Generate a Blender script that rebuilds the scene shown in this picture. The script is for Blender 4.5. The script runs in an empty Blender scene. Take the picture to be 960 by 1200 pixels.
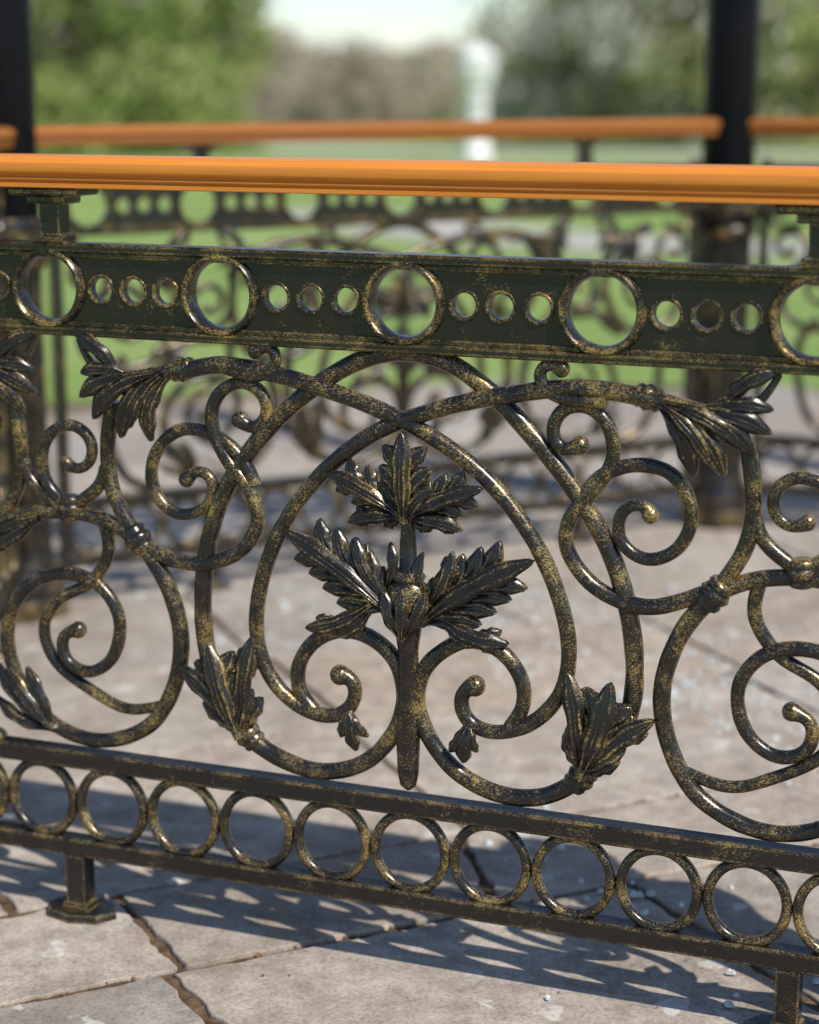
import bpy, math, random, bmesh
from mathutils import Vector, Matrix, noise
random.seed(7)
scene=bpy.context.scene
scene.view_settings.view_transform='Standard'
scene.view_settings.look='None'
scene.view_settings.exposure=0
scene.view_settings.gamma=1

# ------------------------------------------------------------ constants
H=1.035; FPX=2283.0; TH=math.atan(0.2217)
CT,ST=math.cos(TH),math.sin(TH)
YAW=math.radians(21.3)
TX,TY=math.cos(YAW),-math.sin(YAW)
NX,NY=math.sin(YAW),math.cos(YAW)
PD=2.148
# The railing design was measured from a survey drawing: this rectifies it into flat panel coordinates (s along, z up)
def P(x,y):
    u=(x-480)/FPX; v=(y-600)/FPX
    d=(u,CT-v*ST,-ST-v*CT)
    t=PD*NY/(d[0]*NX+d[1]*NY)
    px,py=d[0]*t,d[1]*t-PD
    return (px*TX+py*TY, H+t*d[2])

# ------------------------------------------------------------ materials
def newmat(name):
    m=bpy.data.materials.new(name); m.use_nodes=True
    nt=m.node_tree; nt.nodes.clear()
    out=nt.nodes.new('ShaderNodeOutputMaterial')
    return m,nt,out
def N(nt,t,**kw):
    n=nt.nodes.new(t)
    for k,v in kw.items():
        if k in n.inputs: n.inputs[k].default_value=v
        else: setattr(n,k,v)
    return n
def ramp(nt,stops,interp='LINEAR'):
    r=nt.nodes.new('ShaderNodeValToRGB'); r.color_ramp.interpolation=interp
    el=r.color_ramp.elements
    while len(el)<len(stops): el.new(0.5)
    for e,(p,c) in zip(el,stops):
        e.position=p; e.color=(c[0],c[1],c[2],1) if hasattr(c,'__len__') else (c,c,c,1)
    return r
def mathn(nt,op,a,b=None,clamp=False):
    m=nt.nodes.new('ShaderNodeMath'); m.operation=op; m.use_clamp=clamp
    for i,v in enumerate((a,b)):
        if v is None: continue
        if isinstance(v,(int,float)): m.inputs[i].default_value=v
        else: nt.links.new(v,m.inputs[i])
    return m.outputs[0]
def mixc(nt,f,a,b,bt='MIX'):
    m=nt.nodes.new('ShaderNodeMix'); m.data_type='RGBA'; m.blend_type=bt
    for i,v in ((0,f),(6,a),(7,b)):
        if isinstance(v,(int,float)): m.inputs[i].default_value=v
        elif isinstance(v,tuple): m.inputs[i].default_value=(*v,1)
        else: nt.links.new(v,m.inputs[i])
    return m.outputs[2]

def iron_mat(name,gold_amt=1.0,edge=False):
    m,nt,out=newmat(name); L=nt.links.new
    b=N(nt,'ShaderNodeBsdfPrincipled')
    tc=N(nt,'ShaderNodeTexCoord')
    mp=N(nt,'ShaderNodeMapping'); mp.inputs['Rotation'].default_value=(0,.6,0); mp.inputs['Scale'].default_value=(.6,1,1.25); L(tc.outputs['Object'],mp.inputs[0])
    n1=N(nt,'ShaderNodeTexNoise',Scale=600.0,Detail=4.0,Roughness=0.7); L(mp.outputs[0],n1.inputs['Vector'])
    n2=N(nt,'ShaderNodeTexNoise',Scale=26.0,Detail=5.0,Roughness=0.7); L(tc.outputs['Object'],n2.inputs['Vector'])
    n3=N(nt,'ShaderNodeTexNoise',Scale=1700.0,Detail=2.0); L(tc.outputs['Object'],n3.inputs['Vector'])
    sep=N(nt,'ShaderNodeSeparateXYZ'); L(tc.outputs['Normal'],sep.inputs[0])
    ny=mathn(nt,'ABSOLUTE',sep.outputs['Y'])
    side=mathn(nt,'SUBTRACT',1.0,ny)
    geo=N(nt,'ShaderNodeNewGeometry')
    a=mathn(nt,'ADD',mathn(nt,'MULTIPLY',n1.outputs['Fac'],0.56),mathn(nt,'MULTIPLY',n2.outputs['Fac'],0.40))
    a=mathn(nt,'ADD',a,mathn(nt,'MULTIPLY',n3.outputs['Fac'],0.15))
    if edge:
        bv=N(nt,'ShaderNodeBevel',Radius=0.0045); bv.samples=4
        dt=N(nt,'ShaderNodeVectorMath',operation='DOT_PRODUCT'); L(bv.outputs[0],dt.inputs[0]); L(geo.outputs['Normal'],dt.inputs[1])
        e=mathn(nt,'MULTIPLY',mathn(nt,'SUBTRACT',1.0,dt.outputs['Value'],True),1.3)
        a=mathn(nt,'ADD',a,mathn(nt,'MINIMUM',e,.105))
    else:
        pt=mathn(nt,'MULTIPLY',mathn(nt,'SUBTRACT',geo.outputs['Pointiness'],0.5),2.0)
        pt=mathn(nt,'MAXIMUM',mathn(nt,'MINIMUM',pt,0.085),-.08)
        a=mathn(nt,'ADD',a,pt)
        a=mathn(nt,'ADD',a,mathn(nt,'MULTIPLY',side,0.024))
    c=0.664-0.04*(gold_amt-1)
    r=ramp(nt,[(c-0.022,0.0),(c+0.038,1.0)]); L(a,r.inputs[0])
    gm=mathn(nt,'MULTIPLY',r.outputs[0],0.9)
    col=mixc(nt,gm,(0.0095,0.0085,0.0075),(0.58,0.40,0.145))
    L(col,b.inputs['Base Color'])
    L(mathn(nt,'MULTIPLY',gm,0.75),b.inputs['Metallic'])
    rr=mathn(nt,'ADD',0.18,mathn(nt,'MULTIPLY',n2.outputs['Fac'],0.18)); L(rr,b.inputs['Roughness'])
    b.inputs['Specular IOR Level'].default_value=0.55
    bp=N(nt,'ShaderNodeBump',Strength=0.32,Distance=0.001)
    hh=mathn(nt,'ADD',mathn(nt,'MULTIPLY',n1.outputs['Fac'],0.4),mathn(nt,'MULTIPLY',n2.outputs['Fac'],1.6))
    L(hh,bp.inputs['Height']); L(bp.outputs[0],b.inputs['Normal'])
    L(b.outputs[0],out.inputs[0]); return m
IRON=iron_mat('brushed_gold_iron',.52)
IRONE=iron_mat('brushed_gold_iron_edges',.85,True)
POSTM=iron_mat('post_gold_iron',0.5)
def simple(name,col,rough=0.5,ns=30,var=0.15,bump=0.1,spec=0.5,dist=0.002):
    m,nt,out=newmat(name); L=nt.links.new
    b=N(nt,'ShaderNodeBsdfPrincipled',Roughness=rough); b.inputs['Specular IOR Level'].default_value=spec
    tc=N(nt,'ShaderNodeTexCoord'); n=N(nt,'ShaderNodeTexNoise',Scale=ns,Detail=4.0); L(tc.outputs['Object'],n.inputs['Vector'])
    d=tuple(c*(1-var) for c in col); e=tuple(min(1,c*(1+var)) for c in col)
    r=ramp(nt,[(0.3,d),(0.7,e)]); L(n.outputs['Fac'],r.inputs[0]); L(r.outputs[0],b.inputs['Base Color'])
    bp=N(nt,'ShaderNodeBump',Strength=bump,Distance=dist); L(n.outputs['Fac'],bp.inputs['Height']); L(bp.outputs[0],b.inputs['Normal'])
    L(b.outputs[0],out.inputs[0]); return m
BLACK=simple('black_gloss_paint',(0.004,0.004,0.006),0.2,40,0.2,0.05,.12)
WHITE=simple('white_paint',(0.8,0.8,0.78),0.5)
def wood(name,k,rgh):
    m,nt,out=newmat(name); L=nt.links.new
    b=N(nt,'ShaderNodeBsdfPrincipled',Roughness=rgh)
    tc=N(nt,'ShaderNodeTexCoord'); mp=N(nt,'ShaderNodeMapping'); mp.inputs['Scale'].default_value=(2.0,60,60)
    L(tc.outputs['Object'],mp.inputs[0])
    n=N(nt,'ShaderNodeTexNoise',Scale=3.0,Detail=5.0,Roughness=0.6); L(mp.outputs[0],n.inputs['Vector'])
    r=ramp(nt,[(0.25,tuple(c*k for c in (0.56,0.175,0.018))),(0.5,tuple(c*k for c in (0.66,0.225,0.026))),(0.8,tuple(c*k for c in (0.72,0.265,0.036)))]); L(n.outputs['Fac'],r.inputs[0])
    L(r.outputs[0],b.inputs['Base Color'])
    bp=N(nt,'ShaderNodeBump',Strength=0.08,Distance=0.001); L(n.outputs['Fac'],bp.inputs['Height']); L(bp.outputs[0],b.inputs['Normal'])
    L(b.outputs[0],out.inputs[0]); return m
WOOD=wood('orange_stained_wood',1.0,.36); WOOD_SHADE=wood('shaded_orange_wood',.5,.5)  # second wood: same stain, darkened to put the far rails' dimmer light into colour

# ------------------------------------------------------------ mesh collector
class Geo:
    def __init__(s): s.v=[]; s.f=[]
    def tube(s,pts,radii,depth=1.0,sides=12,closed=False,y0=0.0,cap=True):
        n=len(pts); base=len(s.v)
        for i,(x,z) in enumerate(pts):
            if closed: a=pts[(i-1)%n]; b=pts[(i+1)%n]
            else: a=pts[max(0,i-1)]; b=pts[min(n-1,i+1)]
            tx,tz=b[0]-a[0],b[1]-a[1]; l=math.hypot(tx,tz) or 1; tx/=l; tz/=l
            nx,nz=-tz,tx; r=radii[i]; yy=y0[i] if hasattr(y0,'__len__') else y0
            for k in range(sides):
                th=2*math.pi*k/sides; c,sn=math.cos(th),math.sin(th)
                s.v.append((x+nx*r*c, yy+r*depth*sn, z+nz*r*c))
        m=n if closed else n-1
        for i in range(m):
            j=(i+1)%n
            for k in range(sides):
                k2=(k+1)%sides
                s.f.append((base+i*sides+k,base+i*sides+k2,base+j*sides+k2,base+j*sides+k))
        if not closed and cap:
            s.f.append(tuple(base+k for k in range(sides)))
            s.f.append(tuple(base+(n-1)*sides+k for k in reversed(range(sides))))
    def ball(s,x,z,r,depth=1.0,y0=0,nu=12,nv=8):
        pts=[];rad=[]
        for i in range(nv+1):
            a=math.pi*i/nv; pts.append((x,z-r*math.cos(a))); rad.append(max(1e-5,r*math.sin(a)))
        s.tube(pts,rad,depth,nu,y0=y0)
    def prism(s,prof,x0,x1,seg=1):
        base=len(s.v); n=len(prof)
        for i in range(seg+1):
            x=x0+(x1-x0)*i/seg
            for (y,z) in prof: s.v.append((x,y,z))
        for i in range(seg):
            for k in range(n):
                k2=(k+1)%n
                s.f.append((base+i*n+k,base+i*n+k2,base+(i+1)*n+k2,base+(i+1)*n+k))
        s.f.append(tuple(base+k for k in range(n))); s.f.append(tuple(base+seg*n+k for k in reversed(range(n))))
    def box(s,x0,x1,y0,y1,z0,z1,c=0.0015):
        s.prism([(y0+c,z0),(y1-c,z0),(y1,z0+c),(y1,z1-c),(y1-c,z1),(y0+c,z1),(y0,z1-c),(y0,z0+c)],x0,x1,max(1,int(abs(x1-x0)/.02)))
    def lathe(s,cx,cy,prof,sides=24,sq=1.0):
        base=len(s.v)
        for (r,z) in prof:
            for k in range(sides):
                a=2*math.pi*k/sides; s.v.append((cx+r*math.cos(a),cy+r*sq*math.sin(a),z))
        for i in range(len(prof)-1):
            for k in range(sides):
                k2=(k+1)%sides
                s.f.append((base+i*sides+k,base+i*sides+k2,base+(i+1)*sides+k2,base+(i+1)*sides+k))
        s.f.append(tuple(base+k for k in reversed(range(sides)))); s.f.append(tuple(base+(len(prof)-1)*sides+k for k in range(sides)))
    def mesh(s,name,mat,angle=40,recalc=True):
        me=bpy.data.meshes.new(name); me.from_pydata(s.v,[],s.f)
        if recalc:
            bm=bmesh.new(); bm.from_mesh(me); bmesh.ops.recalc_face_normals(bm,faces=bm.faces); bm.to_mesh(me); bm.free()
        me.shade_smooth(); me.set_sharp_from_angle(angle=math.radians(angle))
        me.materials.append(mat); me.update(); return me

def smooth_path(pts,step=0.004,sig=1.4):
    n=len(pts); dense=[]
    for i in range(n-1):
        p0=pts[max(0,i-1)];p1=pts[i];p2=pts[i+1];p3=pts[min(n-1,i+2)]
        for k in range(12):
            t=k/12; t2=t*t;t3=t2*t
            dense.append(tuple(0.5*((2*p1[j])+(-p0[j]+p2[j])*t+(2*p0[j]-5*p1[j]+4*p2[j]-p3[j])*t2+(-p0[j]+3*p1[j]-3*p2[j]+p3[j])*t3) for j in (0,1)))
    dense.append(tuple(pts[-1]))
    L=[0]
    for a,b in zip(dense,dense[1:]): L.append(L[-1]+math.hypot(b[0]-a[0],b[1]-a[1]))
    m=max(4,int(L[-1]/step)); out=[]; j=0
    for i in range(m+1):
        d=L[-1]*i/m
        while j<len(L)-2 and L[j+1]<d: j+=1
        f=(d-L[j])/max(1e-9,L[j+1]-L[j])
        out.append((dense[j][0]+(dense[j+1][0]-dense[j][0])*f,dense[j][1]+(dense[j+1][1]-dense[j][1])*f))
    for it in range(int(sig*6)):
        o2=out[:]
        for i in range(1,len(out)-1):
            o2[i]=((out[i-1][0]+out[i+1][0])/4+out[i][0]/2,(out[i-1][1]+out[i+1][1])/4+out[i][1]/2)
        out=o2
    return out

G=Geo()   # scrollwork
AX=0.001; RS=1.09
idm=lambda p:p
mirR=lambda p:(2*AX-p[0],p[1])
fillL=lambda p:(2*(-0.4475)-p[0],p[1])
fillR=lambda p:mirR(fillL(p))
def stroke(px,r0=.0092,r1=None,ball=False,y0=0,maps=(idm,),taper_in=False,depth=1.0):
    pts=smooth_path([P(*q) for q in px])
    r1=r0 if r1 is None else r1; n=len(pts); r0*=RS; r1*=RS
    rad=[]
    for i in range(n):
        t=i/(n-1); r=r0+(r1-r0)*t
        if taper_in: r*=min(1,0.35+t*3)
        r*=1+0.06*noise.noise(Vector((pts[i][0]*40,pts[i][1]*40,3)))
        if ball:
            d=(n-1-i)*.004
            if d<.014: r+= r1*.42*(1-d/.014)
        rad.append(r)
    for mp in maps:
        q=[mp(p) for p in pts]
        G.tube(q,rad,depth,14,y0=y0)
        if ball: G.ball(q[-1][0],q[-1][1],r1*1.45,1.0,y0)
        else: G.ball(q[-1][0],q[-1][1],rad[-1]*.99,1.0,y0)
def clamp(x,y,dx,dy,maps=(idm,),s=1.0):
    a=P(x-dx*.5,y-dy*.5); b=P(x+dx*.5,y+dy*.5); c=((a[0]+b[0])/2,(a[1]+b[1])/2)
    l=math.hypot(b[0]-a[0],b[1]-a[1]); d=((b[0]-a[0])/l,(b[1]-a[1])/l)
    prof=[(-.017,.009),(-.015,.0135),(-.011,.0150),(-.007,.0135),(-.005,.0150),(0,.0172),(.005,.0150),(.007,.0135),(.011,.0150),(.015,.0135),(.017,.009)]
    for mp in maps:
        G.tube([mp((c[0]+d[0]*o*s,c[1]+d[1]*o*s)) for o,_ in prof],[r*s for _,r in prof],1.0,16)

def leaflet(b,t,w,bend=0.0,y0=-.006,arch=.008,veins=2,mp=idm,nt=20,nv=15,tipcurl=.004):
    bx,bz=b; tx,tz=t; dx,dz=tx-bx,tz-bz; L=math.hypot(dx,dz); nx,nz=-dz/L,dx/L
    mx,mz=bx+dx*.5+nx*bend*L,bz+dz*.5+nz*bend*L
    base=len(G.v)
    def cen(u):
        return ((1-u)**2*bx+2*u*(1-u)*mx+u*u*tx,(1-u)**2*bz+2*u*(1-u)*mz+u*u*tz)
    for side in (1,-1):
        for i in range(nt+1):
            u=i/nt; u=1-(1-u)**1.25; cx,cz=cen(u); c2=cen(min(1,u+.01)); c1=cen(max(0,u-.01))
            ex,ez=c2[0]-c1[0],c2[1]-c1[1]; l=math.hypot(ex,ez) or 1; ex/=l;ez/=l; px,pz=-ez,ex
            # narrow stalk, full belly, short rounded point
            ww=w*.5*((u*1.05)**.75)*(max(0,1-u)**.5)*1.75*(1+.12*math.cos(u*17)) if u<.999 else 0
            ww=max(ww,w*.02, w*.18*(1-u) if u<.5 else 0)
            for k in range(nv):
                v=-1+2*k/(nv-1)
                prof=math.sqrt(max(0,1-v*v)); env=math.sin(math.pi*min(1,u*.9+.08))**.6
                rid=.5-.5*math.cos(v*math.pi*veins)
                th=w*.05*prof+w*.15*rid*prof*env
                mid=w*.12*math.exp(-(v*7)**2)*env
                yc=y0-arch*math.sin(math.pi*u*.85)+tipcurl*u*u*1.2
                if side==1: y=yc-th-mid-.0015
                else: y=yc+.06*w*prof+.0015
                q=mp((cx+px*ww*v,cz+pz*ww*v)); G.v.append((q[0],y,q[1]))
    m=(nt+1)*nv
    for sd in (0,1):
        o=base+sd*m
        for i in range(nt):
            for k in range(nv-1):
                f=(o+i*nv+k,o+i*nv+k+1,o+(i+1)*nv+k+1,o+(i+1)*nv+k)
                G.f.append(f if sd==0 else f[::-1])
    for i in range(nt):
        for k in (0,nv-1):
            G.f.append((base+i*nv+k,base+(i+1)*nv+k,base+m+(i+1)*nv+k,base+m+i*nv+k))
def leaf(bp,tp,w,bend=0,maps=(idm,),**kw):
    for mp in maps: leaflet(P(*bp),P(*tp),w*.00098,bend,mp=mp,**kw)
# acanthus spray: curved rib with pairs of broad veined lobes
def acanthus(bp,tp,width,n=3,bend=0,maps=(idm,),y0=-.006,start=.2,fw=27,arch=.007,last=.68,reach=.32):
    b=P(*bp); t=P(*tp); dx,dz=t[0]-b[0],t[1]-b[1]; L=math.hypot(dx,dz); ex,ez=dx/L,dz/L; nx,nz=-ez,ex
    W=width*.00098; f=fw*.00098
    for mp in maps:
        for i in range(n):
            u=start+(last-start)*i/max(1,n-1)
            for sg in (1,-1):
                off=2*u*(1-u)*bend*L; us=max(0,u-.20); off0=2*us*(1-us)*bend*L
                s0=(b[0]+ex*L*us+nx*off0,b[1]+ez*L*us+nz*off0)
                sp=W*.5*(1.02-.5*u)
                if i==0: sp*=.95
                rr=reach*L*(1-.35*u)*.62
                e=(b[0]+ex*(L*u+rr)+nx*(off+sg*sp),b[1]+ez*(L*u+rr)+nz*(off+sg*sp))
                leaflet(s0,e,f*(1.08-.25*u),-sg*.17,y0=y0+.003*(1-u)+.0010*sg+.0007*i,arch=arch*.7,mp=mp,nt=16,nv=13)
        leaflet(b,t,f*1.12,bend,y0=y0-.004,arch=arch,mp=mp)
        pts=[];rad=[]
        for i in range(9):
            u=i/8*.6; off=2*u*(1-u)*bend*L
            pts.append(mp((b[0]+ex*L*u+nx*off,b[1]+ez*L*u+nz*off))); rad.append(f*.20*(1-u))
        G.tube(pts,rad,1.3,10,y0=y0-.004)

# ===== central motif =====
stroke([(290,868),(268,842),(248,795),(237,730),(239,660),(256,590),(292,528),(338,478),(388,440),(432,419),(478,413),(530,428),(584,470),(634,525),(680,587),(715,650),(736,720),(743,785),(736,840),(712,880),(684,910)],.0098,y0=.004)
stroke([(205,437),(260,427),(320,437),(380,455),(440,477),(500,507),(560,550),(605,600),(640,658),(662,720),(668,768),(659,810),(630,843),(592,857),(560,852),(543,833),(543,810),(558,803)],.0096,.0078,ball=True,y0=-.003)
stroke([(770,469),(710,457),(655,455),(600,462),(560,468),(505,482),(440,507),(385,548),(342,600),(314,660),(302,720),(308,770),(330,808),(362,832),(395,838),(416,822),(416,797),(400,790)],.0096,.0078,ball=True,y0=-.003)
stroke([(290,862),(325,887),(375,904),(425,895),(460,862),(474,820),(466,778),(440,750),(405,738),(370,750),(350,780),(352,812),(368,832)],.0096,.0080)
stroke([(682,912),(640,933),(590,932),(540,908),(505,868),(489,822),(497,785),(520,762),(552,750),(590,765),(613,800),(612,832),(598,852)],.0096,.0080)
leaf((411,830),(420,878),22); leaf((409,828),(402,862),16,.1); leaf((413,828),(434,862),16,-.1)
leaf((552,846),(545,892),24); leaf((550,844),(529,879),17,.1); leaf((555,846),(561,880),16,-.1)
def vstem(px,y_w):
    x=P(px,700)[0]
    G.tube([(x,P(px,y)[1]) for y,_ in y_w],[w*.00049 for _,w in y_w],.8,16,y0=-.004)
vstem(480,[(590,10),(610,16),(635,20),(664,22),(668,34),(674,43),(680,37),(684,48),(700,54),(715,48),(730,34),(760,25),(800,26),(835,28),(870,29),(905,26),(918,20),(924,6)])
leaf((478,744),(456,688),24,.1,y0=-.019,arch=.003); leaf((480,744),(504,690),24,-.1,y0=-.019,arch=.003); leaf((479,746),(479,684),22,y0=-.023,arch=.003)
# top palmette : five separate veined sprays
acanthus((479,610),(477,504),80,3,0,fw=28,y0=-.012)
acanthus((474,602),(387,552),64,3,-.12,fw=24,y0=-.008)
acanthus((485,604),(569,571),64,3,.12,fw=24,y0=-.008)
acanthus((474,604),(412,610),34,2,-.16,fw=21,y0=-.006)
acanthus((485,606),(545,620),34,2,.16,fw=21,y0=-.006)
# side acanthus
acanthus((462,716),(337,620),92,4,-.10,fw=29,y0=-.008)
acanthus((498,728),(629,655),92,4,.10,fw=29,y0=-.008)
acanthus((440,704),(362,733),40,2,.16,fw=23,y0=-.006)
acanthus((520,720),(599,752),42,2,-.16,fw=23,y0=-.006)
leaf((438,712),(396,742),23,.18); leaf((524,726),(566,753),23,-.18)
# inner curled leaves, standing apart from the stem
acanthus((452,692),(422,628),38,2,.18,fw=20,y0=-.007); leaf((452,690),(459,634),17,-.34)
acanthus((508,706),(534,644),38,2,-.18,fw=20,y0=-.007); leaf((508,704),(498,646),17,.34)
# foot leaves
acanthus((288,860),(250,748),84,3,.05,fw=34,start=.24,y0=-.012); acanthus((288,858),(213,777),44,2,-.14,fw=28); acanthus((292,858),(301,743),44,2,.10,fw=28)
acanthus((684,907),(720,796),84,3,-.05,fw=34,start=.24,y0=-.012); acanthus((686,906),(769,842),44,2,.14,fw=28); acanthus((681,904),(668,785),44,2,-.10,fw=28)
clamp(291,861,10,10,s=1.0); clamp(681,911,10,-10,s=1.0)
# ===== shoulder scrolls =====
stroke([(162,632),(190,652),(240,661),(283,645),(303,612),(294,575),(266,538),(248,497),(255,463),(283,447),(309,462),(313,488),(297,503),(282,492)],.0088,.0068,True,maps=(idm,fillL,fillR))
stroke([(828,695),(760,712),(700,690),(665,645),(668,607),(695,575),(718,542),(715,502),(692,477),(662,478),(647,503),(658,527),(680,522)],.0088,.0068,True)
stroke([(298,570),(284,540),(254,512),(212,503),(182,530),(178,570),(204,602),(240,596),(250,566),(232,551),(218,562)],.0080,.0062,True,maps=(idm,fillL,fillR),y0=.002)
stroke([(680,590),(702,560),(742,545),(788,556),(811,600),(796,642),(758,657),(726,634),(728,600),(752,590),(762,604)],.0080,.0062,True,y0=.002)
stroke([(262,428),(300,440),(322,432),(327,413),(313,404),(302,411)],.0076,.0060,True,maps=(idm,fillL,fillR),y0=-.005)
stroke([(712,470),(665,467),(640,455),(633,434),(648,424),(660,432)],.0076,.0060,True,y0=-.005)
# upper leaf sprays: the scroll runs out into an upturned tip with curled lobes drooping from it
M3=(idm,fillL,fillR)
stroke([(212,433),(178,438),(144,440),(112,428),(96,398)],.0090,.0036,maps=M3,y0=-.006)
for bx,by,tx,ty,w,bd in [(146,440,92,391,24,-.26),(160,440,99,436,24,-.22),(172,440,98,464,28,.20),(184,438,114,490,30,.26),(196,437,146,512,33,.26),(203,437,181,516,28,.24)]:
    leaf((bx,by),(tx,ty),w,-bd if bd>0 else bd,maps=M3,arch=.012)
leaf((192,436),(122,476),25,-.18,maps=M3,y0=-.014); leaf((196,437),(158,500),26,-.20,maps=M3,y0=-.014)
stroke([(762,466),(800,474),(840,482),(888,472),(914,440)],.0090,.0036,y0=-.006)
for bx,by,tx,ty,w,bd in [(846,480,915,435,24,.26),(824,482,908,480,24,.22),(806,480,906,508,28,.20),(792,476,887,534,30,.26),(778,472,850,557,33,.26),(771,470,815,557,28,.24)]:
    leaf((bx,by),(tx,ty),w,bd,arch=.012)
leaf((782,470),(874,520),25,.18,y0=-.014); leaf((778,470),(836,542),26,.20,y0=-.014)
clamp(214,433,10,-2,maps=M3,s=.9); clamp(760,466,10,3,s=.9)
# ===== between-motif scrolls (drawn once, mirrored) =====
M2=(idm,mirR); M4=(idm,mirR,fillL,fillR)
stroke([(132,470),(126,530),(134,580),(162,632)],.0085,maps=M4)
stroke([(126,530),(118,568),(83,595)],.0075,maps=M4,taper_in=True)
stroke([(162,632),(125,610),(83,600),(40,600),(-6,610)],.0085,maps=M2)
stroke([(83,595),(58,572),(49,540),(57,510),(82,497),(105,512),(108,538),(92,551),(78,543)],.0078,.0058,True,maps=M2)
stroke([(162,632),(193,678),(212,740),(206,800),(176,850),(120,868),(66,850),(27,806),(9,748),(24,695),(66,672),(112,682),(140,722),(134,768),(106,788),(78,774),(74,745),(92,738)],.0096,.0068,True,maps=M2)
stroke([(122,615),(126,650),(104,684),(66,704),(50,738),(66,778),(110,812),(150,832),(195,826)],.0074,.0062,maps=M2,y0=.003)
leaf((70,852),(0,776),28,.1,maps=M2); leaf((66,850),(34,780),26,-.1,maps=M2); leaf((66,852),(0,815),24,.15,maps=M2); leaf((68,852),(14,780),26,.0,maps=M2,y0=-.010)
leaf((48,606),(-10,640),26,.1,maps=M2); leaf((48,604),(0,622),22,-.05,maps=M2)
clamp(162,632,8,12,maps=M2,s=1.05); clamp(83,595,0,12,maps=M2,s=.95)
stroke([(-60,610),(-90,660),(-80,760),(-50,830),(0,862)],.0095,maps=M2)
scroll_me=G.mesh('scrollwork',IRON,angle=60)

# ---- ring frieze
G=Geo()
R0=.0996
for k in range(-7,8):
    c=k*R0+.001
    pts=[(c+.0440*math.cos(a),.1505+.0465*math.sin(a)) for a in [2*math.pi*i/48 for i in range(48)]]
    G.tube(pts,[.0061]*48,1.15,12,closed=True)
rings_me=G.mesh('ring_frieze',IRON)
# ---- rails
G=Geo()
HW=.762
G.box(-HW,HW,-.0125,.0125,.198,.221,.002)
G.box(-HW,HW,-.0125,.0125,.081,.104,.002)
G.box(-HW,HW,-.0135,.0135,.838,.849,.002)
G.box(-HW,HW,-.0135,.0135,.740,.751,.002)
G.box(-HW,HW,-.0095,.0095,.832,.838,.001)
G.box(-HW,HW,-.0095,.0095,.751,.757,.001)
for sg in (-1,1):
    a,b=sorted((sg*(HW-.001),sg*(HW-.022))); G.box(a,b,-.011,.011,.06,.86,.002)
for c in (-.4475,.4495):
    G.box(c-.013,c+.013,-.013,.013,.010,.083,.003)
    G.box(c-.017,c+.017,-.017,.017,.009,.018,.003)
    G.lathe(c,0,[(.050,0),(.050,.006),(.047,.0095),(.030,.0100)],8,.66)
    G.box(c-.0125,c+.0125,-.0125,.0125,.847,.905,.003)
    G.box(c-.018,c+.018,-.016,.016,.848,.858,.003)
    G.box(c-.024,c+.024,-.02,.02,.894,.905,.003)
    G.box(c-.045,c+.045,-.026,.026,.904,.9135,.003)
rails_me=G.mesh('rails',IRONE,angle=30)
# ---- pierced band
cu=bpy.data.curves.new('band','CURVE'); cu.dimensions='2D'; cu.fill_mode='BOTH'; cu.extrude=.0048; cu.bevel_depth=.0012; cu.bevel_resolution=1
def spl(pts):
    s=cu.splines.new('POLY'); s.points.add(len(pts)-1)
    for p,q in zip(s.points,pts): p.co=(q[0],q[1],0,1)
    s.use_cyclic_u=True
spl([(-HW+.004,.744),(HW-.004,.744),(HW-.004,.845),(-HW+.004,.845)])
def circ(c,z,r,n=48): return [(c+r*math.cos(2*math.pi*i/n),z+r*math.sin(2*math.pi*i/n)) for i in range(n)]
ZB=.7955; G=Geo()
bigs=[-.0045+.2255*k for k in range(-3,4)]
for c in bigs:
    spl(circ(c,ZB,.0395))
    G.tube(circ(c,ZB,.0435,64),[.0062]*64,2.4,14,closed=True)
    m=c+.2255/2
    for o in (-.0425,0,.0425):
        if abs(m+o)<.72:
            spl(circ(m+o,ZB,.0148)); G.tube(circ(m+o,ZB,.0163,40),[.0027]*40,3.0,10,closed=True)
m=bigs[0]-.2255/2+.0425
spl(circ(m,ZB,.0148)); G.tube(circ(m,ZB,.0163,40),[.0027]*40,3.0,10,closed=True)
rim_me=G.mesh('band_rims',IRON)
ob=bpy.data.objects.new('tmp',cu); scene.collection.objects.link(ob)
dg=bpy.context.evaluated_depsgraph_get()
band_me=bpy.data.meshes.new_from_object(ob.evaluated_get(dg)); bpy.data.objects.remove(ob)
for v in band_me.vertices:
    x,y,z=v.co; v.co=(x,-z,y)
band_me.materials.clear(); band_me.materials.append(IRONE); band_me.name='pierced_band'
band_me.shade_smooth(); band_me.set_sharp_from_angle(angle=math.radians(30))
# ---- handrail (moulded: rounded top, bead and groove, square lip)
G=Geo()
half=[(0,.9505),(.014,.9502),(.022,.949),(.0285,.9465),(.0325,.942),(.0337,.9365),(.0328,.9318),(.0305,.9290),(.0272,.9276),(.0270,.9262),(.0292,.9250),(.0300,.9235),(.0292,.9220),(.0258,.9208),(.0256,.9196),(.0285,.9186),(.0285,.9142),(.0275,.9132)]
prof=[(-y,z) for y,z in half]+[(y,z) for y,z in reversed(half[1:])]
G.prism(prof,-.79,.79,8)
hand_me=G.mesh('handrail',WOOD,angle=28)

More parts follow.
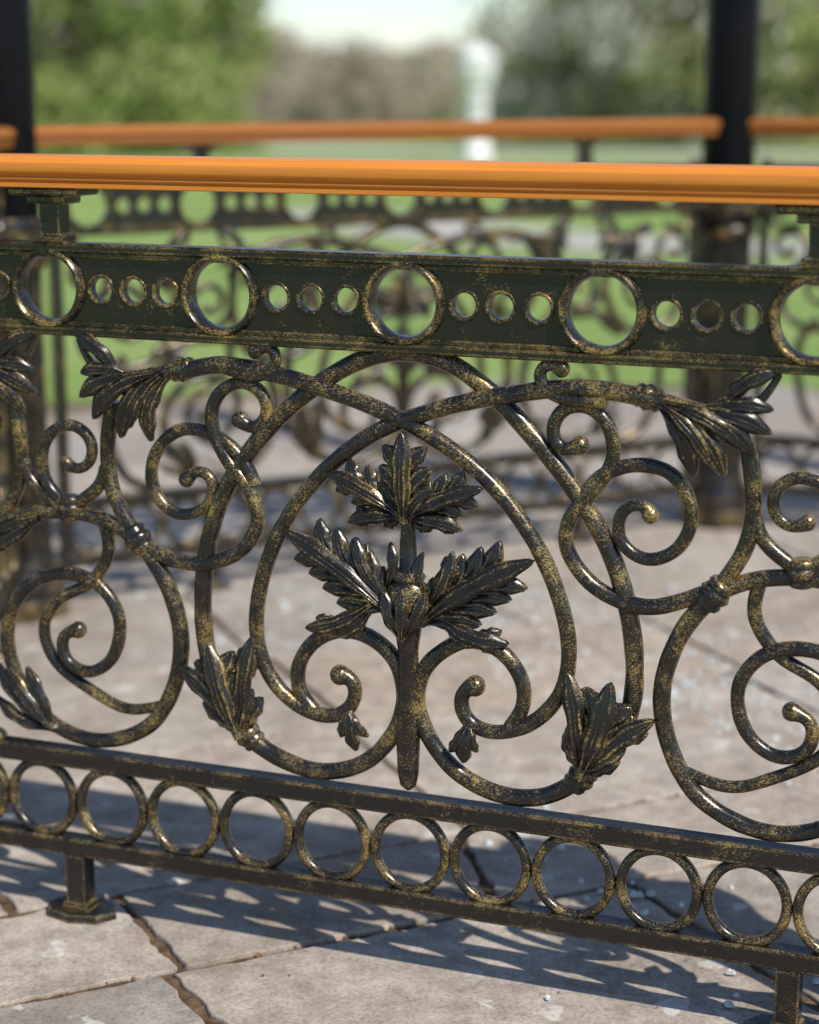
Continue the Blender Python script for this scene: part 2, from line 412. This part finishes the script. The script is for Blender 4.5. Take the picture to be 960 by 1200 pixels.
def railing(loc,yaw,sx=1.0,shaded=True):
    e=bpy.data.objects.new('cast_iron_railing',None); scene.collection.objects.link(e)
    e.location=loc; e.rotation_euler=(0,0,yaw); e.scale=(sx,1,1)
    for me in (scroll_me,rings_me,rails_me,band_me,rim_me,hand_me):
        o=bpy.data.objects.new(me.name,me); scene.collection.objects.link(o); o.parent=e
        if me is hand_me and shaded:
            o.material_slots[0].link='OBJECT'; o.material_slots[0].material=WOOD_SHADE  # every handrail but the nearest gets the wood with shade in its colour
    return e
railing((0,PD,0),-YAW,1.0,False)
V1=Vector((.735,4.56,0)); V2=Vector((-.765,3.74,0)); V3=Vector((-.82*TX,PD+.82*(-TY),0)); V0=V1+Vector((TX,TY,0))*1.68
VN=Vector((.82*TX,PD+.82*TY,0))
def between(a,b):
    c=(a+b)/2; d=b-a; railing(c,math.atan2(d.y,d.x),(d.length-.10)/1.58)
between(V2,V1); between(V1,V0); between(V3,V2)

# ---- posts
def post(v,tall=True):
    e=bpy.data.objects.new('gazebo_post' if tall else 'newel_post',None); scene.collection.objects.link(e); e.location=v
    g=Geo()
    g.lathe(0,0,[(.088,0),(.088,.035),(.078,.045),(.082,.06),(.074,.085),(.066,.1),(.064,.115)],32)
    base=len(g.v); S=64
    zs=[.115,.13,.15]+[.15+.5*i/6 for i in range(1,7)]+[.665,.68]
    for i,z in enumerate(zs):
        fl=0 if i in (0,len(zs)-1) else .006
        for k in range(S):
            a=2*math.pi*k/S; r=.061-fl*abs(math.sin(a*8))
            g.v.append((r*math.cos(a),r*math.sin(a),z))
    for i in range(len(zs)-1):
        for k in range(S):
            k2=(k+1)%S; g.f.append((base+i*S+k,base+i*S+k2,base+(i+1)*S+k2,base+(i+1)*S+k))
    g.lathe(0,0,[(.062,.68),(.072,.69),(.075,.70),(.068,.71),(.078,.725),(.092,.74),(.092,.755),(.07,.765),(.066,.78)],32)
    me=g.mesh('post_base',POSTM,angle=35); o=bpy.data.objects.new('post_base',me); scene.collection.objects.link(o); o.parent=e
    g=Geo()
    if tall: g.lathe(0,0,[(.0615,.775),(.0615,2.3),(.075,2.31),(.08,2.34),(.066,2.36),(.085,2.42),(.1,2.46),(.1,2.5)],32)
    else: g.lathe(0,0,[(.055,.775),(.055,.97),(.07,.98),(.07,1.0),(.03,1.01),(.028,1.02),(.042,1.035),(.048,1.055),(.042,1.075),(.02,1.092),(.004,1.097)],32)
    me=g.mesh('post_shaft',BLACK,angle=35); o=bpy.data.objects.new('post_shaft',me); scene.collection.objects.link(o); o.parent=e
post(V1);post(V2);post(V0);post(V3,False);post(VN,False)

# ------------------------------------------------------------ paving
def stone_mat():
    m,nt,out=newmat('sandstone_flags'); L=nt.links.new
    b=N(nt,'ShaderNodeBsdfPrincipled',Roughness=0.9); b.inputs['Specular IOR Level'].default_value=0.2
    tc=N(nt,'ShaderNodeTexCoord'); at=N(nt,'ShaderNodeAttribute'); at.attribute_name='tint'
    def nz(s,d=6.0,r=.6):
        n=N(nt,'ShaderNodeTexNoise',Scale=s,Detail=d,Roughness=r); L(tc.outputs['Object'],n.inputs['Vector']); return n.outputs['Fac']
    n1,n2,n3,n4=nz(3.5),nz(22.0,7.0,.75),nz(190.0,4.0,.75),nz(8.0,6.0,.7)
    r1=ramp(nt,[(.3,(.33,.275,.225)),(.5,(.42,.365,.31)),(.7,(.49,.435,.375))]); L(n1,r1.inputs[0])
    c=mixc(nt,.8,r1.outputs[0],at.outputs['Color'],'MULTIPLY')
    r2=ramp(nt,[(.35,.58),(.55,1.0),(.72,1.2)]); L(n2,r2.inputs[0]); c=mixc(nt,.85,c,r2.outputs[0],'MULTIPLY')
    r3=ramp(nt,[(.35,.55),(.52,1.0),(.7,1.15)]); L(n3,r3.inputs[0]); c=mixc(nt,.75,c,r3.outputs[0],'MULTIPLY')
    r4=ramp(nt,[(.50,0.0),(.66,1.0)]); L(n4,r4.inputs[0]); c=mixc(nt,mathn(nt,'MULTIPLY',r4.outputs[0],.5),c,(.24,.19,.145))
    vo=N(nt,'ShaderNodeTexVoronoi',Scale=15.0)
    w=N(nt,'ShaderNodeVectorMath',operation='MULTIPLY_ADD')
    nn=N(nt,'ShaderNodeTexNoise',Scale=40.0,Detail=4.0); L(tc.outputs['Object'],nn.inputs['Vector'])
    L(nn.outputs['Color'],w.inputs[0]); w.inputs[1].default_value=(.06,.06,.06); L(tc.outputs['Object'],w.inputs[2]); L(w.outputs[0],vo.inputs['Vector'])
    sp=N(nt,'ShaderNodeSeparateColor'); L(vo.outputs['Color'],sp.inputs[0])
    size=mathn(nt,'MULTIPLY',mathn(nt,'SUBTRACT',sp.outputs[0],.45,True),.6)
    blot=mathn(nt,'MULTIPLY',mathn(nt,'SUBTRACT',size,vo.outputs['Distance']),14.0,True)
    blot=mathn(nt,'MULTIPLY',blot,mathn(nt,'MULTIPLY',n2,1.1))
    c=mixc(nt,blot,c,(.62,.60,.55))
    L(c,b.inputs['Base Color'])
    h=mathn(nt,'ADD',mathn(nt,'MULTIPLY',n2,1.0),mathn(nt,'MULTIPLY',n3,.4)); h=mathn(nt,'ADD',h,mathn(nt,'MULTIPLY',n4,1.2))
    bp=N(nt,'ShaderNodeBump',Strength=.5,Distance=.005); L(h,bp.inputs['Height']); L(bp.outputs[0],b.inputs['Normal'])
    L(b.outputs[0],out.inputs[0]); return m
STONE=stone_mat()
ang=math.radians(25); D=Vector((math.cos(ang),math.sin(ang))); E=Vector((-math.sin(ang),math.cos(ang)))
GC=Vector((.55,3.0)); GR=3.5
rows=[2.064]
w0=[.46,.52,.44,.55,.48,.5,.45,.5,.5]
for w in w0: rows.insert(0,rows[0]-w)
rows+= [2.064+a for a in (.245,.74,1.16,1.68,2.1,2.55,3.05,3.5,4.0,4.5,5.0)]
bm=bmesh.new(); tint=bm.loops.layers.float_color.new('tint')
rnd=random.Random(3)
def wob(p,s): return s*noise.noise(Vector((p.x*9,p.y*9,1.7)))+s*.7*noise.noise(Vector((p.x*31,p.y*31,5)))+s*.4*noise.noise(Vector((p.x*90,p.y*90,5)))
for ri in range(len(rows)-1):
    e0,e1=rows[ri],rows[ri+1]
    c=.66 if ri in (8,9) else .66-rnd.uniform(0.1,.5)
    cs=[c]
    while cs[0]>-5: cs.insert(0,cs[0]-rnd.uniform(.42,.85))
    while cs[-1]<6.5: cs.append(cs[-1]+rnd.uniform(.42,.85))
    sk=[rnd.uniform(-.03,.03) for _ in cs]
    for i in range(len(cs)-1):
        gp=.004
        cor=[(cs[i]+gp+sk[i],e0+gp),(cs[i+1]-gp+sk[i+1],e0+gp),(cs[i+1]-gp-sk[i+1],e1-gp),(cs[i]+gp-sk[i],e1-gp)]
        cor=[D*a+E*b for a,b in cor]; mid=sum(cor,Vector((0,0)))/4
        if (mid-GC).length>GR: continue
        out=[]
        for k in range(4):
            a,b=cor[k],cor[(k+1)%4]; d=(b-a).normalized(); nrm=Vector((-d.y,d.x))
            m=30
            for j in range(m):
                p=a.lerp(b,j/m); q=p+nrm*(abs(wob(p,.010)))
                if j==0: q=p+((mid-p).normalized())*.004
                out.append(q)
        h=rnd.uniform(-.0015,.001); tx,ty=rnd.uniform(-.002,.002),rnd.uniform(-.002,.002)
        def zt(q): r=q-mid; return h+r.x*tx+r.y*ty
        t=rnd.uniform(.80,1.10); wm=rnd.uniform(-.05,.06); col=(t*(1+wm),t,t*(1-wm),1)
        rings=[]
        for ins,dz in ((0,-.03),(0,-.0025),(.0012,-.0006),(.003,0)):
            rings.append([bm.verts.new((*(q+(mid-q).normalized()*ins),zt(q)+dz)) for q in out])
        nn=len(out)
        for a,b in zip(rings,rings[1:]):
            for k in range(nn):
                f=bm.faces.new((a[k],a[(k+1)%nn],b[(k+1)%nn],b[k])); f.smooth=True
                for l in f.loops: l[tint]=col
        f=bm.faces.new(rings[-1])
        for l in f.loops: l[tint]=col
me=bpy.data.meshes.new('stone_paving'); bm.to_mesh(me); bm.free(); me.materials.append(STONE)
o=bpy.data.objects.new('stone_paving',me); scene.collection.objects.link(o)
SOIL=simple('joint_soil',(.11,.07,.042),.95,60,.5,.8,.2,.01)
g=Geo(); g.lathe(GC.x,GC.y,[(GR+.25,-.055),(GR+.25,-.006)],64)
o=bpy.data.objects.new('paving_bed',g.mesh('paving_bed',SOIL)); scene.collection.objects.link(o)

CH=simple('pale_chips',(.50,.55,.56),.8,80,.25)
g=Geo()
def chip(x,y,r,z=0.001):
    base=len(g.v); a0=rnd.uniform(0,6.28); n=6
    for k in range(n):
        a=a0+6.283*k/n; rr=r*rnd.uniform(.6,1.1); g.v.append((x+rr*math.cos(a),y+rr*.7*math.sin(a),z))
    for k in range(n):
        v=g.v[base+k]; g.v.append((x+(v[0]-x)*.6,y+(v[1]-y)*.6,z+r*rnd.uniform(.4,.9)))
    for k in range(n):
        k2=(k+1)%n; g.f.append((base+k,base+k2,base+n+k2,base+n+k))
    g.f.append(tuple(base+n+k for k in range(n)))
def gnd(x,y):
    u=(x-480)/FPX; v=(y-600)/FPX; t=H/(ST+v*CT); return u*t,(CT-v*ST)*t
for cx,cy,sp,n in [(820,810,.12,110),(740,1055,.04,16),(620,745,.15,80),(760,720,.2,100),(520,700,.3,80),(620,975,.06,12),(860,1010,.10,14),(632,1170,.01,2),(880,1195,.05,6),(960,860,.15,35),(450,650,.4,60)]:
    x,y=gnd(cx,cy)
    for _ in range(n): chip(x+rnd.gauss(0,sp),y+rnd.gauss(0,sp),rnd.uniform(.003,.009))
o=bpy.data.objects.new('gravel_chips',g.mesh('gravel_chips',CH,angle=20)); scene.collection.objects.link(o)
LIT=simple('leaf_litter',(.18,.10,.05),.9,200,.6)
g=Geo()
for i in range(2600):
    r=rnd.choice(rows[6:15]); c=rnd.uniform(-1,5); q=D*c+E*(r+rnd.gauss(0,.007)); chip(q.x,q.y,rnd.uniform(.0015,.005),-.004)
for i in range(700):
    q=D*rnd.uniform(-1,4)+E*rnd.uniform(1.3,4); chip(q.x,q.y,rnd.uniform(.001,.003),0.0005)
o=bpy.data.objects.new('leaf_litter',g.mesh('leaf_litter',LIT,angle=20)); scene.collection.objects.link(o)

# ------------------------------------------------------------ lawn
def lawn_mat():
    m,nt,out=newmat('mown_grass'); L=nt.links.new
    b=N(nt,'ShaderNodeBsdfPrincipled',Roughness=0.9); b.inputs['Specular IOR Level'].default_value=.15
    tc=N(nt,'ShaderNodeTexCoord')
    n1=N(nt,'ShaderNodeTexNoise',Scale=.5,Detail=5.0); L(tc.outputs['Object'],n1.inputs['Vector'])
    n2=N(nt,'ShaderNodeTexNoise',Scale=25.0,Detail=6.0,Roughness=.7); L(tc.outputs['Object'],n2.inputs['Vector'])
    r1=ramp(nt,[(.3,(.18,.28,.065)),(.5,(.24,.335,.095)),(.72,(.32,.39,.14))]); L(n1.outputs['Fac'],r1.inputs[0])
    r2=ramp(nt,[(.3,.6),(.6,1.0)]); L(n2.outputs['Fac'],r2.inputs[0])
    L(mixc(nt,.8,r1.outputs[0],r2.outputs[0],'MULTIPLY'),b.inputs['Base Color'])
    bp=N(nt,'ShaderNodeBump',Strength=.6,Distance=.02); L(n2.outputs['Fac'],bp.inputs['Height']); L(bp.outputs[0],b.inputs['Normal'])
    L(b.outputs[0],out.inputs[0]); return m
g=Geo(); S=600
g.v=[(-S,-S,-.04),(S,-S,-.04),(S,S,-.04),(-S,S,-.04)]; g.f=[(0,1,2,3)]
o=bpy.data.objects.new('lawn',g.mesh('lawn',lawn_mat(),recalc=False)); scene.collection.objects.link(o)
PATH=simple('path_gravel',(.40,.38,.34),.9,3,.15)
def strip(name,pts,w,z):
    g=Geo()
    for i,(x,y) in enumerate(pts):
        a=Vector(pts[max(0,i-1)]);b=Vector(pts[min(len(pts)-1,i+1)]); d=(b-a).normalized(); n=Vector((-d.y,d.x))*w/2
        g.v+= [(x+n.x,y+n.y,z),(x-n.x,y-n.y,z)]
        if i: k=2*i; g.f.append((k-2,k-1,k+1,k))
    o=bpy.data.objects.new(name,g.mesh(name,PATH,recalc=True)); scene.collection.objects.link(o)
strip('gravel_path',[(-1,16.5),(.5,14),(1.6,13),(3,12.6),(6,12.5),(14,13)],1.3,-.034)
strip('gravel_path',[(-3,33),(0,30),(4,29),(9,28),(20,28)],2.4,-.034)

# ------------------------------------------------------------ trees
def leafmat(name,dark,mid,light,tr=.35):
    m,nt,out=newmat(name); L=nt.links.new
    tc=N(nt,'ShaderNodeTexCoord'); at=N(nt,'ShaderNodeAttribute'); at.attribute_name='rnd'
    n=N(nt,'ShaderNodeTexNoise',Scale=.9,Detail=3.0); L(tc.outputs['Object'],n.inputs['Vector'])
    f=mathn(nt,'ADD',mathn(nt,'MULTIPLY',n.outputs['Fac'],.75),mathn(nt,'MULTIPLY',at.outputs['Fac'],.3))
    r=ramp(nt,[(.35,dark),(.52,mid),(.7,light)]); L(f,r.inputs[0])
    d=N(nt,'ShaderNodeBsdfDiffuse'); t=N(nt,'ShaderNodeBsdfTranslucent'); L(r.outputs[0],d.inputs[0]); L(r.outputs[0],t.inputs[0])
    mx=N(nt,'ShaderNodeMixShader'); mx.inputs[0].default_value=tr; L(d.outputs[0],mx.inputs[1]); L(t.outputs[0],mx.inputs[2])
    L(mx.outputs[0],out.inputs[0]); return m
GREEN=leafmat('spring_leaves',(.12,.17,.045),(.25,.33,.10),(.42,.49,.18),.4)
LIME=leafmat('lime_leaves',(.22,.26,.09),(.42,.46,.19),(.58,.60,.30),.4)
BUFF=leafmat('budding_twigs',(.36,.31,.23),(.53,.46,.37),(.66,.60,.50),.4)
BLOS=leafmat('blossom',(.55,.53,.48),(.72,.70,.65),(.8,.79,.76),.4)
BARK=simple('bark',(.12,.09,.065),.9,12,.35,.6,.2,.02)
def tree(name,x,y,h,rad,low,mats,nclump=70,per=70,leaf=.13,seed=1,trunk=.16,frac=.0):
    r=random.Random(seed); e=bpy.data.objects.new(name,None); scene.collection.objects.link(e); e.location=(x,y,-.04)
    g=Geo()
    def limb(a,b,r0,r1):
        d=(b-a); up=d.normalized(); s=up.orthogonal().normalized(); t=up.cross(s); base=len(g.v); n=8; seg=5
        for i in range(seg+1):
            c=a.lerp(b,i/seg)+Vector((r.gauss(0,.03),r.gauss(0,.03),0))*(d.length*.3 if 0<i<seg else 0); rr=r0+(r1-r0)*i/seg
            for k in range(n):
                an=6.283*k/n; g.v.append(tuple(c+s*rr*math.cos(an)+t*rr*math.sin(an)))
        for i in range(seg):
            for k in range(n):
                k2=(k+1)%n; g.f.append((base+i*n+k,base+i*n+k2,base+(i+1)*n+k2,base+(i+1)*n+k))
    top=Vector((r.gauss(0,.2),r.gauss(0,.2),h*.8)); limb(Vector((0,0,-.1)),top,trunk,trunk*.25)
    ctrs=[]
    zc=(h+low)/2; zr=(h-low)/2
    for i in range(nclump):
        while True:
            p=Vector((r.uniform(-1,1),r.uniform(-1,1),r.uniform(-1,1)))
            if .35<p.length<1: break
        f=1+.25*noise.noise(p*2+Vector((seed,0,0)))
        ctrs.append(Vector((p.x*rad*f,p.y*rad*f,max(.25,zc+p.z*zr*f))))
    for c in ctrs[:22]:
        st=top*r.uniform(.2,.85); limb(st,c,trunk*.3,trunk*.06)
    o=bpy.data.objects.new('trunk',g.mesh('trunk',BARK)); scene.collection.objects.link(o); o.parent=e
    V=[];F=[];MI=[];RV=[]
    cs=rad*.17
    for c in ctrs:
        cm=1 if (len(mats)>1 and r.random()<frac) else 0; cv=r.random()
        for j in range(per):
            p=c+Vector((r.gauss(0,cs),r.gauss(0,cs),r.gauss(0,cs*.7)))
            if p.z<.03: p.z=r.uniform(.03,.3)
            a=Vector((r.gauss(0,1),r.gauss(0,1),r.gauss(0,1))).normalized(); b=a.orthogonal().normalized(); l=leaf*r.uniform(.6,1.3)
            k=len(V); cc=a.cross(b)
            V+= [tuple(p-b*l),tuple(p+cc*l*.45),tuple(p+b*l),tuple(p-cc*l*.45)]; F.append((k,k+1,k+2,k+3))
            MI.append(cm if r.random()<.8 else 0); RV.append(.5*cv+.5*r.random())
    me=bpy.data.meshes.new('crown'); me.from_pydata(V,[],F)
    for m in mats: me.materials.append(m)
    me.polygons.foreach_set('material_index',MI)
    at=me.attributes.new('rnd','FLOAT','FACE'); at.data.foreach_set('value',RV)
    o=bpy.data.objects.new('crown',me); scene.collection.objects.link(o); o.parent=e
tree('leafy_tree',-4.9,29,6.0,1.9,-.8,[GREEN,LIME],95,60,.12,1,frac=.3)
tree('leafy_tree',-3.5,32,4.6,1.2,-1,[GREEN,LIME],75,60,.11,2,frac=.5)
tree('leafy_tree',-7.6,31,7,2.4,-1,[LIME,GREEN],85,60,.14,3,frac=.5)
tree('leafy_tree',-11.5,33,7,2.6,.2,[GREEN],80,60,.15,33)
tree('leafy_shrub',-3.6,30.5,1.5,1.2,-.8,[GREEN,LIME],50,60,.10,61,.06,.4)
tree('leafy_shrub',-5.6,28,1.6,1.3,-.8,[GREEN,LIME],50,60,.10,62,.06,.4)
tree('budding_shrub',-1.4,44,1.8,1.4,-.8,[BUFF],60,60,.09,4,.07)
tree('budding_shrub',.1,47,1.6,1.4,-.8,[BUFF,LIME],50,60,.09,5,.07,.3)
tree('budding_shrub',-3.6,46,2.6,1.5,-.8,[BUFF],60,60,.09,15,.07)
tree('blossom_tree',2.7,36,4.2,1.6,-1.0,[LIME,BLOS],85,55,.11,6,frac=.45)
tree('blossom_tree',4.6,33,5.6,2.0,.4,[LIME,BLOS],75,55,.12,7,frac=.5)
tree('leafy_tree',4.4,41,5.0,2.6,-1,[GREEN,BUFF],95,60,.13,8,frac=.6)
tree('leafy_tree',7.3,34,6,2.2,-1,[LIME,GREEN],85,60,.14,9,frac=.2)
tree('leafy_tree',10.5,37,7,2.8,.2,[GREEN,LIME],80,60,.15,10,frac=.3)
tree('leafy_shrub',5.6,34,1.4,1.4,-.8,[GREEN,BUFF],50,60,.10,63,.06,.5)
r=random.Random(11); V=[];F=[];RV=[]
for i in range(24000):
    x=r.uniform(-75,75); y=95+r.gauss(0,3); side=min(1,max(0,(abs(x+.3)-4)/8)); hh=2.3+5*side*(0.5+.5*abs(noise.noise(Vector((x*.12,0,0)))))+.9*noise.noise(Vector((x*.4,1,0)))
    z=r.uniform(0,max(.8,hh)); a=Vector((r.gauss(0,1),r.gauss(0,1),r.gauss(0,1))).normalized(); b=a.orthogonal().normalized(); c=a.cross(b); l=.45
    p=Vector((x,y,z)); k=len(V); V+=[tuple(p-b*l),tuple(p+c*l*.6),tuple(p+b*l),tuple(p-c*l*.6)]; F.append((k,k+1,k+2,k+3)); RV.append(r.random())
me=bpy.data.meshes.new('distant_trees'); me.from_pydata(V,[],F); me.materials.append(BUFF); at=me.attributes.new('rnd','FLOAT','FACE'); at.data.foreach_set('value',RV)
o=bpy.data.objects.new('distant_trees',me); scene.collection.objects.link(o)

# white lantern post on the lawn
e=bpy.data.objects.new('lamp_post',None); scene.collection.objects.link(e)
e.location=((557-480)/FPX*26.6,26.6,-.04)
g=Geo(); g.lathe(0,0,[(.2,0),(.2,.08),(.17,.12),(.16,.35),(.15,.4),(.14,.85),(.16,.88),(.13,.92)],20)
o=bpy.data.objects.new('pole',g.mesh('pole',WHITE)); scene.collection.objects.link(o); o.parent=e
g=Geo(); g.lathe(0,0,[(.11,.92),(.15,1.0),(.22,1.08),(.26,1.32),(.28,1.34),(.28,1.38),(.2,1.44),(.1,1.5),(.04,1.53),(.05,1.57),(.01,1.6)],6)
o=bpy.data.objects.new('lantern',g.mesh('lantern',WHITE,angle=20)); scene.collection.objects.link(o); o.parent=e

# ------------------------------------------------------------ light
w=bpy.data.worlds.new('World'); scene.world=w; w.use_nodes=True; nt=w.node_tree
sky=nt.nodes.new('ShaderNodeTexSky'); sky.sky_type='NISHITA'; sky.sun_disc=False
sd=Vector((.53,-.594,0)).normalized(); el=math.radians(50)
sky.sun_elevation=el; sky.sun_rotation=math.atan2(sd.x,sd.y)
sky.dust_density=0.3; sky.ozone_density=2.5; sky.air_density=.9
bg=nt.nodes['Background']; bg.inputs['Strength'].default_value=.15; nt.links.new(sky.outputs[0],bg.inputs[0])
sl=bpy.data.lights.new('sun','SUN'); sl.energy=5.0; sl.angle=math.radians(.53); sl.color=(1,.94,.85)
so=bpy.data.objects.new('sun',sl); scene.collection.objects.link(so)
dirv=Vector((sd.x*math.cos(el),sd.y*math.cos(el),math.sin(el)))
so.rotation_euler=dirv.to_track_quat('Z','Y').to_euler(); so.location=dirv*20

# ------------------------------------------------------------ camera
cam=bpy.data.cameras.new('camera'); co=bpy.data.objects.new('camera',cam); scene.collection.objects.link(co)
co.location=(0,0,H); co.rotation_euler=(math.pi/2-TH,0,0)
cam.sensor_fit='VERTICAL'; cam.sensor_height=36; cam.sensor_width=28.8; cam.lens=FPX/1200*36
cam.clip_end=2000; cam.dof.use_dof=True; cam.dof.focus_distance=2.17; cam.dof.aperture_fstop=2.4
scene.camera=co
